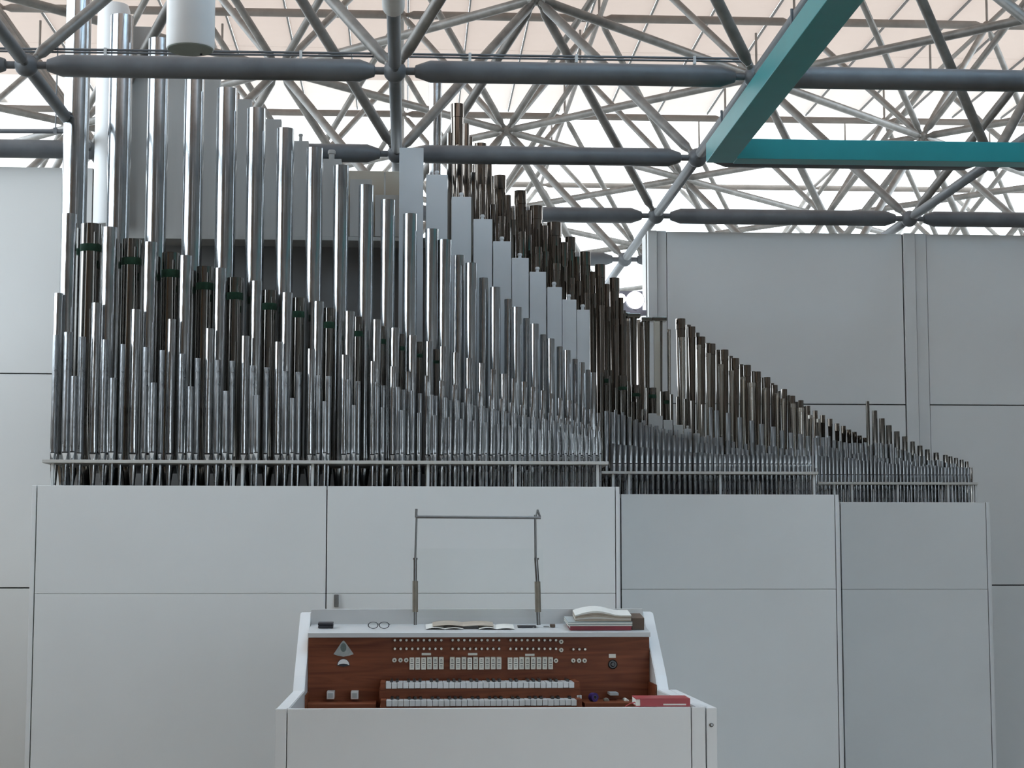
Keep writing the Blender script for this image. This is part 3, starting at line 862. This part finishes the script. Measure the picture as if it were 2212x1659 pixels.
# manuals --------------------------------------------------------------------------------------------
def manual(u0, u1, vtop, vbot, Yf, nwhite):
    a, b = at(u0, vbot, Yf), at(u1, vbot, Yf)
    zt = at(u0, vtop, Yf).z
    kw = (b.x - a.x) / nwhite
    m = thing('manual', None, None)
    m.parent = con
    m.location = Vector(((a.x + b.x) / 2, Yf, a.z)) - wloc(con)
    bm = bmesh.new()
    add_box(bm, -kw / 2 + 0.0008, kw / 2 - 0.0008, 0, 0.145, 0, zt - a.z, 0.0012)
    wm = mesh_from(bm, 'white_key', M['key_white'])
    bm = bmesh.new()
    add_box(bm, -kw * 0.24, kw * 0.24, 0.05, 0.145, zt - a.z - 0.002, zt - a.z + 0.010, 0.0015)
    bk = mesh_from(bm, 'black_key', M['key_black'])
    for k in range(nwhite):
        x = a.x + (k + 0.5) * kw - (a.x + b.x) / 2
        link('white_key', wm, m, (x, 0, random.uniform(-0.0006, 0.0006)))
        if k % 7 not in (2, 6) and k < nwhite - 1:
            link('black_key', bk, m, (x + kw / 2, 0, 0))
    zc = zt
    for s, xe in ((-1, a.x), (1, b.x)):
        box('cheek', M['wood'], min(xe, xe + s * 0.022), max(xe, xe + s * 0.022), Yf + 0.01, YW, a.z - 0.01, zc + 0.002, m, 0.002)
    box('key_bed', M['wood'], a.x - 0.025, b.x + 0.025, Yf + 0.012, YW, a.z - 0.05, a.z - 0.002, m)
    return m
manual(833, 1241, 1475.5, 1487.5, 7.40, 33)
manual(834, 1246, 1513.5, 1526, 7.31, 33)

# controls on the desk -------------------------------------------------------------------------------
YD0 = YW
FY = Vector((0, 0, 1)).rotation_difference(Vector((0, -1, 0)))
def facing(name, m, prof, u, v, parent=con, Y=YD0, seg=14):
    return lathe(name, m, prof, parent, at(u, v, Y), seg, FY)
s1px = px(1, YW)
bm = bmesh.new(); add_lathe(bm, [(2.6 * s1px, 0), (2.6 * s1px, 0.016), (3.0 * s1px, 0.018), (3.0 * s1px, 0.024)], 12)
KN = mesh_from(bm, 'piston', M['knob'], True)
bm = bmesh.new(); add_lathe(bm, [(2.7 * s1px, 0.0242), (2.2 * s1px, 0.0275)], 12)
KF = mesh_from(bm, 'piston_face', M['tab'], True)
def piston(u, v):
    p = at(u, v, YW)
    o = link('piston', KN, con, p - wloc(con), FY)
    bm_o = link('piston_face', KF, o)
for v in (1382.5, 1401):
    for g0, g1 in ((853, 953), (977.5, 1077.5), (1102, 1200)):
        for k in range(9):
            piston(g0 + (g1 - g0) * k / 8, v)
for u in (1237.5, 1250.3, 1262.8):
    piston(u, 1402)
for u, v in ((852, 1426), (865, 1426), (877.5, 1426), (1200.7, 1427), (1238, 1427), (1250.5, 1427), (1262.5, 1427), (1212, 1386), (1212, 1404)):
    o = facing('round_button', M['tab'], [(4.9 * s1px, 0), (4.9 * s1px, 0.008), (3.8 * s1px, 0.011)], u, v)
    bm = bmesh.new(); add_lathe(bm, [(2.0 * s1px, 0.0105), (1.6 * s1px, 0.0118)], 10)
    link('button_print', mesh_from(bm, 'button_print', M['ink']), o)
for u, v in ((921, 1413), (1021, 1413), (1144.5, 1414.5)):
    p = at(u, v, YW)
    box('name_plate', M['tab'], p.x - 10 * s1px, p.x + 10 * s1px, YW - 0.004, YW, p.z - 2.4 * s1px, p.z + 2.4 * s1px, con)
def tab(u, drop):
    p = at(u, 1432 + drop, YW)
    hw, hh = 5.2 * s1px, 13 * s1px
    o = thing('stop_tab', None, None); o.parent = con
    o.location = p - wloc(con)
    o.rotation_euler = (-0.08 if drop else 0.10, 0, 0)
    bm = bmesh.new(); add_box(bm, -hw, hw, -0.012, 0.006, -hh, hh, 0.0015)
    me = mesh_from(bm, 'stop_tab_plate', M['tab'])
    link('tab_plate', me, o)
    for zz, ww, tt in ((0.2, 0.62, 0.9), (5.2, 0.5, 0.6), (8.4, 0.36, 0.6), (-5.0, 0.45, 0.5), (-7.5, 0.4, 0.4)):
        bm = bmesh.new()
        zc = zz * s1px
        add_box(bm, -hw * ww, hw * ww, -0.0126, -0.011, zc - tt * s1px, zc + tt * s1px)
        link('tab_print', mesh_from(bm, 'tab_print', M['ink']), o)
for k in range(6):
    tab(889.6 + 12.7 * k, 1.5 if k < 3 else 0)
for k in range(9):
    tab(976.8 + 12.6 * k, 1.5 if k in (1, 3, 5) else 0)
for k in range(8):
    tab(1101.5 + 12.5 * k, 1.5 if k < 2 else 0)
# badge, meter, squares, dials
def shape(name, m, pts, y0, y1, parent=con):
    return prism(name, m, [(at(u, v, YW).x, at(u, v, YW).z) for u, v in pts], 'Y', YW + y0, YW + y1, parent)
bd = shape('badge', M['badge'], [(742, 1383.5), (746, 1387), (764, 1413), (755, 1416), (742, 1418.5), (729, 1416), (720.5, 1413), (738, 1387)], -0.006, 0.0)
bdo = shape('badge_oval', M['badge2'], [(742 + 6.5 * math.cos(a * 0.4488), 1398.5 + 9.5 * math.sin(a * 0.4488)) for a in range(14)], -0.010, -0.004, None)
bdo.parent = bd; bdo.location = Vector(bdo.location) - wloc(bd)
bdr = shape('badge_ribbon', M['badge'], [(723, 1410.5), (742, 1414), (761, 1410.5), (763, 1412.6), (742, 1416.6), (721, 1412.6)], -0.009, -0.005, None)
bdr.parent = bd; bdr.location = Vector(bdr.location) - wloc(bd)
arc = [(742 + 12.5 * math.cos(math.pi + math.pi * k / 12), 1436.5 + 12.8 * math.sin(math.pi + math.pi * k / 12)) for k in range(13)]
mt = shape('meter', M['white'], arc + [(750, 1434.5), (742, 1433.6), (734, 1434.5)], -0.010, 0.0)
mt2 = shape('meter_rim', M['black'], [(742 + 14 * math.cos(math.pi + math.pi * k / 12), 1437.5 + 15 * math.sin(math.pi + math.pi * k / 12)) for k in range(13)] + [(742, 1440)], -0.004, 0.0)
for u in (714, 766):
    p = at(u, 1502, 7.52)
    o = box('square_button', M['key_white'], p.x - px(8, 7.52), p.x + px(8, 7.52), 7.512, YW, p.z - px(8, 7.52), p.z + px(8, 7.52), con, 0.002)
    box('button_face', M['folder'], p.x - px(5, 7.52), p.x + px(5, 7.52), 7.510, 7.516, p.z - px(5, 7.52), p.z + px(5, 7.52), o)
shape('label_plate', M['tab'], [(1315, 1412.5), (1330, 1412.5), (1330, 1421), (1315, 1421)], -0.004, 0.0)
facing('dial', M['key_black'], [(10 * s1px, 0), (10 * s1px, 0.006), (8.6 * s1px, 0.009), (8.0 * s1px, 0.006), (5.2 * s1px, 0.006), (4.8 * s1px, 0.014), (3.5 * s1px, 0.016)], 1323.5, 1435, seg=24)
pl = at(1327, 1499.5, 7.5)
box('label_plate', M['folder'], pl.x - px(9, 7.5), pl.x + px(9, 7.5), 7.495, YW, pl.z - px(2.6, 7.5), pl.z + px(2.6, 7.5), con)
facing('round_button', M['tab'], [(5 * s1px, 0), (5 * s1px, 0.08), (3.8 * s1px, 0.084)], 1349, 1512, Y=7.55)
facing('knob', M['grip'], [(3 * s1px, 0), (3 * s1px, 0.05), (6 * s1px, 0.055), (6 * s1px, 0.075), (4 * s1px, 0.082)], 1306, 1511, Y=7.55)
# shelf beside the keys that carries the small things
pk = at(1260, 1517, 7.42)
box('key_block', M['wood'], at(1262, 1517, 7.40).x, xi1 - 0.009, 7.38, YW - 0.001, zw0, pk.z, con, 0.002)
box('key_block', M['wood'], xi0 + 0.009, at(812, 1517, 7.40).x, 7.40, YW - 0.001, zw0, at(740, 1521, 7.40).z, con, 0.002)

# ---- small things on the console -------------------------------------------------------------------
ZK = pk.z
b = at(1283, 1512, 7.43)
tp = thing('tape_roll', 'violet sticky tape roll standing by the lower manual', 'tape', (b.x, 7.45, ZK))
bm = bmesh.new()
R0, R1, hw = px(9.5, 7.45), px(4.5, 7.45), 0.011
prof4 = [(R0, -hw), (R0, hw), (R1, hw), (R1, -hw), (R0, -hw)]
add_lathe(bm, prof4, 24, False, False)
bmesh.ops.remove_doubles(bm, verts=bm.verts, dist=1e-5)
o = link('tape', mesh_from(bm, 'tape', M['purple'], True), tp, (0, 0, R0), Vector((0, 0, 1)).rotation_difference(Vector((0.55, -0.8, 0)).normalized()))
bm = bmesh.new(); add_lathe(bm, [(R1 * 1.0, -hw * 1.02), (R1, hw * 1.02), (R1 * 0.8, hw * 1.02), (R1 * 0.8, -hw * 1.02), (R1, -hw * 1.02)], 20, False, False)
link('core', mesh_from(bm, 'core', M['lampbody'], True), tp, (0, 0, R0), Vector((0, 0, 1)).rotation_difference(Vector((0.55, -0.8, 0)).normalized()))
b = at(1253, 1508, 7.36)
e = thing('eraser', 'small white eraser on the right key cheek', 'eraser', (b.x, 7.42, at(1253, 1513.5, 7.31).z))
o = box('body', M['white'], -px(5.5, 7.4), px(5.5, 7.4), -0.009, 0.009, 0, px(8, 7.4), None, 0.002); o.parent = e; o.rotation_euler = (0, 0, 0.25)
o = box('sleeve', M['folder'], -px(2.6, 7.4), px(2.6, 7.4), -0.0096, 0.0096, -0.0002, px(8.2, 7.4), None, 0.001); o.parent = e; o.rotation_euler = (0, 0, 0.25)

# red book lying on the right edge of the parapet
zb = zp
bx0, bx1 = at(1374, 1528, 6.42).x, at(1490, 1528, 6.42).x
hb = px(17, 6.45)
rb = thing('book', 'bright red book lying on the right corner of the white parapet', 'book', ((bx0 + bx1) / 2, 6.46, zb + 0.001))
rb.rotation_euler = (0, 0, -0.03)
def rel(o, parent): o.parent = parent; return o
rel(box('cover', M['red'], -(bx1 - bx0) / 2, (bx1 - bx0) / 2, -0.06, 0.10, hb - 0.003, hb), rb)
rel(box('cover', M['red'], -(bx1 - bx0) / 2, (bx1 - bx0) / 2, -0.06, 0.10, 0, 0.003), rb)
rel(box('spine', M['red'], -(bx1 - bx0) / 2 + px(9, 6.4), (bx1 - bx0) / 2, -0.061, -0.057, 0, hb, None, 0.001), rb)
rel(box('pages', M['paper'], -(bx1 - bx0) / 2 + 0.001, (bx1 - bx0) / 2 - 0.004, -0.058, 0.097, 0.003, hb - 0.003), rb)
rel(box('title_strip', M['paper'], (bx1 - bx0) / 2 - px(58, 6.4), (bx1 - bx0) / 2 - px(9, 6.4), -0.0620, -0.0605, px(3, 6.4), px(6, 6.4)), rb)
rib = at(1360, 1524, 6.45)
rr = thing('ribbon', 'red bookmark ribbon hanging out beside the red book', 'ribbon', (rib.x, 6.44, zp))
bm = bmesh.new()
pts = [(-0.02, -0.03, 0.001), (0.0, -0.01, 0.010), (0.022, 0.0, 0.014)]
vs = []
for (x, y, z) in pts:
    vs.append((bm.verts.new((x, y, z)), bm.verts.new((x + 0.002, y + 0.012, z + 0.002)), bm.verts.new((x + 0.002, y + 0.012, z - 0.0005)), bm.verts.new((x, y, z - 0.0015))))
for a_, b_ in zip(vs, vs[1:]):
    for k in range(4):
        bm.faces.new((a_[k], a_[(k + 1) % 4], b_[(k + 1) % 4], b_[k]))
bm.faces.new(vs[0]); bm.faces.new(list(reversed(vs[-1])))
bmesh.ops.recalc_face_normals(bm, faces=bm.faces)
link('band', mesh_from(bm, 'band', M['red']), rr)

# on the sloping top
def tray_z(Y):
    return zl1 + 0.002 + (zfl - 0.006 - zl1) * (Y - YS - 0.01) / (7.80 - YS - 0.01)
SLOPE = math.atan2(zfl - 0.006 - zl1, 0.23)
def on_tray(name, label, cat, u, Y, group=None):
    p = at(u, 1345, Y)
    o = thing(name, label, cat, (p.x, Y, tray_z(Y) + 0.001), group)
    o.rotation_euler = (SLOPE, 0, 0)
    return o
# stack on the right
st = [('book', 'dark red book at the bottom of the pile on the console', 'book', 1295, 134, 0.0, px(9, 7.7), 'darkred'),]
yst = 7.66
o = on_tray('book', 'dark red book at the bottom of the pile on the console', 'book', 1295, yst)
W = px(66, yst); h1 = px(9, yst)
rel(box('cover', M['darkred'], -W, W, -0.05, 0.12, 0, 0.0025), o)
rel(box('cover', M['darkred'], -W, W, -0.05, 0.12, h1 - 0.0025, h1), o)
rel(box('spine', M['darkred'], -W, W, -0.052, -0.048, 0, h1, None, 0.001), o)
rel(box('pages', M['paper'], -W + 0.003, W - 0.003, -0.047, 0.118, 0.0025, h1 - 0.0025), o)
z = h1 + 0.001
def sheetpile(name, label, cat, u, w, h, zoff, mats, n, droop=0.0, skew=0.0, d0=-0.055, d1=0.11):
    o = on_tray(name, label, cat, u, yst)
    o.location = Vector(o.location) + Vector((0, -math.sin(SLOPE) * zoff, math.cos(SLOPE) * zoff))
    o.rotation_euler = (SLOPE, 0, skew)
    W = px(w / 2, yst)
    for k in range(n):
        bm = bmesh.new()
        t = h / n
        N = 10
        rows = []
        for q in range(N + 1):
            s = q / N
            lift = droop * math.sin(math.pi * min(1, s * 1.35)) * (k + 1) / n if droop else 0
            x = -W + 2 * W * s
            z0_, z1_ = k * t + lift * (k / max(1, (k + 1))), (k + 1) * t - t * 0.12 + lift
            rows.append([bm.verts.new((x, d0 + 0.003 * (k % 2), z0_)), bm.verts.new((x, d1, z0_)), bm.verts.new((x, d1, z1_)), bm.verts.new((x, d0 + 0.003 * (k % 2), z1_))])
        for a_, b_ in zip(rows, rows[1:]):
            for e_ in range(4):
                bm.faces.new((a_[e_], a_[(e_ + 1) % 4], b_[(e_ + 1) % 4], b_[e_]))
        bm.faces.new(rows[0]); bm.faces.new(list(reversed(rows[-1])))
        bmesh.ops.recalc_face_normals(bm, faces=bm.faces)
        link('leaf', mesh_from(bm, 'leaf', M[mats[k % len(mats)]]), o)
    return o
hf = px(9, yst)
sheetpile('folder', 'grey folder with white edges lying on the dark red book', 'folder', 1293, 138, hf, z, ['paper', 'folder', 'paper', 'folder'], 4, 0, 0.02, d0=-0.058)
z += hf + 0.001
hs = px(13, yst)
sheetpile('sheet_music', 'curled pile of buff music sheets on top of the books', 'sheet music', 1301, 120, hs, z, ['buff', 'paper', 'buff', 'buff', 'paper'], 5, px(9, yst), -0.02, d0=-0.045)
o = on_tray('book', 'small brown book beside the pile of sheet music', 'book', 1375, yst + 0.01)
W = px(13, yst); hb2 = px(25, yst)
rel(box('cover', M['brown'], -W, W, -0.05, 0.09, 0, 0.003), o); rel(box('cover', M['brown'], -W, W, -0.05, 0.09, hb2 - 0.003, hb2), o)
rel(box('spine', M['brown'], -W, W, -0.052, -0.047, 0, hb2, None, 0.001), o); rel(box('pages', M['buff'], -W + 0.002, W - 0.002, -0.047, 0.088, 0.003, hb2 - 0.003), o)
# black case, glasses, papers, pen, keys
o = on_tray('glasses_case', 'black box lying at the left end of the console top', 'case', 704, 7.70)
rel(box('body', M['black'], -px(16, 7.7), px(16, 7.7), -0.025, 0.025, 0, px(6, 7.7), None, 0.003), o)
rel(box('lid', M['black'], -px(16.4, 7.7), px(16.4, 7.7), -0.0255, 0.0255, px(6.4, 7.7), px(11, 7.7), None, 0.003), o)
o = on_tray('spectacles', 'pair of dark rimmed glasses lying folded open', 'glasses', 818, 7.66)
def ringmesh(r, t, m):
    bm = bmesh.new()
    seg, s2 = 22, 6
    vs = [[bm.verts.new(((r + t * math.cos(2 * math.pi * q / s2)) * math.cos(2 * math.pi * k / seg) * 1.2, t * math.sin(2 * math.pi * q / s2), (r + t * math.cos(2 * math.pi * q / s2)) * math.sin(2 * math.pi * k / seg) * 0.8)) for q in range(s2)] for k in range(seg)]
    for k in range(seg):
        for q in range(s2):
            bm.faces.new((vs[k][q], vs[k][(q + 1) % s2], vs[(k + 1) % seg][(q + 1) % s2], vs[(k + 1) % seg][q]))
    return mesh_from(bm, 'rim', m, True, 3)
rm = ringmesh(0.017, 0.0016, M['black'])
for s in (-1, 1):
    link('rim', rm, o, (s * 0.023, 0, 0.0155))
    bm = bmesh.new(); add_lathe(bm, [(0.0165, -0.0006), (0.0165, 0.0006)], 20)
    l = link('lens', mesh_from(bm, 'lens', M['glass']), o, (s * 0.023, 0, 0.0155), Vector((0, 0, 1)).rotation_difference(Vector((0, -1, 0)))); l.scale = (1.15, 0.8, 1)
    rod('temple', M['black'], (s * 0.042, 0, 0.022), (s * 0.046, 0.09, 0.004), 0.0016, None, 6).parent = o
rod('bridge', M['black'], (-0.005, 0, 0.02), (0.005, 0, 0.02), 0.0016, None, 6).parent = o
for u, w, lab, m, yy, rz in ((1000, 130, 'thin buff music sheet lying open behind the stand', 'buff', 7.70, 0.02), (960, 80, 'white loose sheet lying under the left part of the stand', 'paper', 7.685, -0.05), (1072, 76, 'white loose sheet lying under the right part of the stand', 'paper', 7.68, 0.06)):
    o = on_tray('paper_sheet', lab, 'paper', u, yy)
    o.location = Vector(o.location) + Vector((0, 0, 0.0095 if m == 'buff' else 0.0005))
    W = px(w / 2, yy)
    for q in (0, 1):
        bm = bmesh.new()
        N = 8; rows = []
        for k in range(N + 1):
            s = k / N; x = (-W + W * s) if q == 0 else W * s
            zz = 0.001 + 0.006 * (math.sin(math.pi * s) if q == 0 else math.sin(math.pi * s) * 0.7)
            rows.append([bm.verts.new((x, -0.05, zz)), bm.verts.new((x, 0.06, zz + 0.002)), bm.verts.new((x, 0.06, zz + 0.003)), bm.verts.new((x, -0.05, zz + 0.001))])
        for a_, b_ in zip(rows, rows[1:]):
            for e_ in range(4):
                bm.faces.new((a_[e_], a_[(e_ + 1) % 4], b_[(e_ + 1) % 4], b_[e_]))
        bm.faces.new(rows[0]); bm.faces.new(list(reversed(rows[-1])))
        bmesh.ops.recalc_face_normals(bm, faces=bm.faces)
        link('page', mesh_from(bm, 'page', M[m]), o)
o = on_tray('pen_case', 'slim black case lying left of the right stand post', 'case', 1138, 7.70)
rel(box('body', M['black'], -px(20, 7.7), px(20, 7.7), -0.02, 0.02, 0, 0.006, None, 0.002), o)
rel(box('zip_pull', M['chrome'], px(12, 7.7), px(15, 7.7), -0.022, -0.020, 0.001, 0.004), o)
o = on_tray('key_ring', 'small key ring with brown tag right of the stand', 'keys', 1188, 7.70)
rel(box('key_blade', M['chrome'], -px(14, 7.7), -px(2, 7.7), -0.004, 0.004, 0.001, 0.004, None, 0.0008), o)
rel(box('tag', M['brown'], 0, px(11, 7.7), -0.012, 0.012, 0.001, px(6, 7.7), None, 0.002), o)

# ---- music stand -----------------------------------------------------------------------------------
YM = 7.70
m0, m1 = at(897, 1349, YM), at(1163, 1349, YM)
ms = thing('music_stand', 'slim metal music stand with clear acrylic desk on the console', 'music stand', ((m0.x + m1.x) / 2, YM, m0.z))
def seg_rod(name, m, u0, v0, u1, v1, r, Ya=YM, Yb=YM, sg=12):
    return rod(name, m, at(u0, v0, Ya), at(u1, v1, Yb), r, ms, sg)
p1 = px(1, YM)
seg_rod('foot_post', M['chrome'], 897, 1350, 897, 1320, 3.4 * p1)
seg_rod('grip', M['grip'], 897, 1322, 897, 1255, 6.0 * p1)
seg_rod('post', M['chrome'], 897, 1256, 897, 1207, 3.6 * p1)
seg_rod('collar', M['chrome'], 897, 1209, 897, 1205, 5.0 * p1)
seg_rod('thin_post', M['chrome'], 897, 1207, 900, 1112, 2.1 * p1)
seg_rod('foot_post', M['chrome'], 1163.5, 1350, 1162, 1320, 4.2 * p1)
seg_rod('grip', M['grip'], 1162.5, 1322, 1161, 1256, 6.4 * p1)
seg_rod('post', M['chrome'], 1161, 1257, 1158, 1207, 4.0 * p1)
seg_rod('collar', M['chrome'], 1159, 1209, 1159, 1205, 5.0 * p1)
seg_rod('thin_post', M['chrome'], 1157, 1207, 1156, 1112, 2.4 * p1)
seg_rod('cross_bar', M['chrome'], 899, 1116.5, 1168, 1118.5, 3.2 * p1)
seg_rod('hook', M['chrome'], 898.5, 1118, 899.5, 1099, 2.6 * p1)
seg_rod('hook', M['chrome'], 1157, 1118, 1161, 1101, 2.2 * p1)
seg_rod('hook', M['chrome'], 1161, 1101, 1167, 1118, 2.2 * p1)
g0, g1 = at(886, 1334, YM + 0.02), at(1172, 1185, YM + 0.05)
box('acrylic_desk', M['glass'], g0.x, g1.x, YM + 0.018, YM + 0.024, g0.z, g1.z, ms)
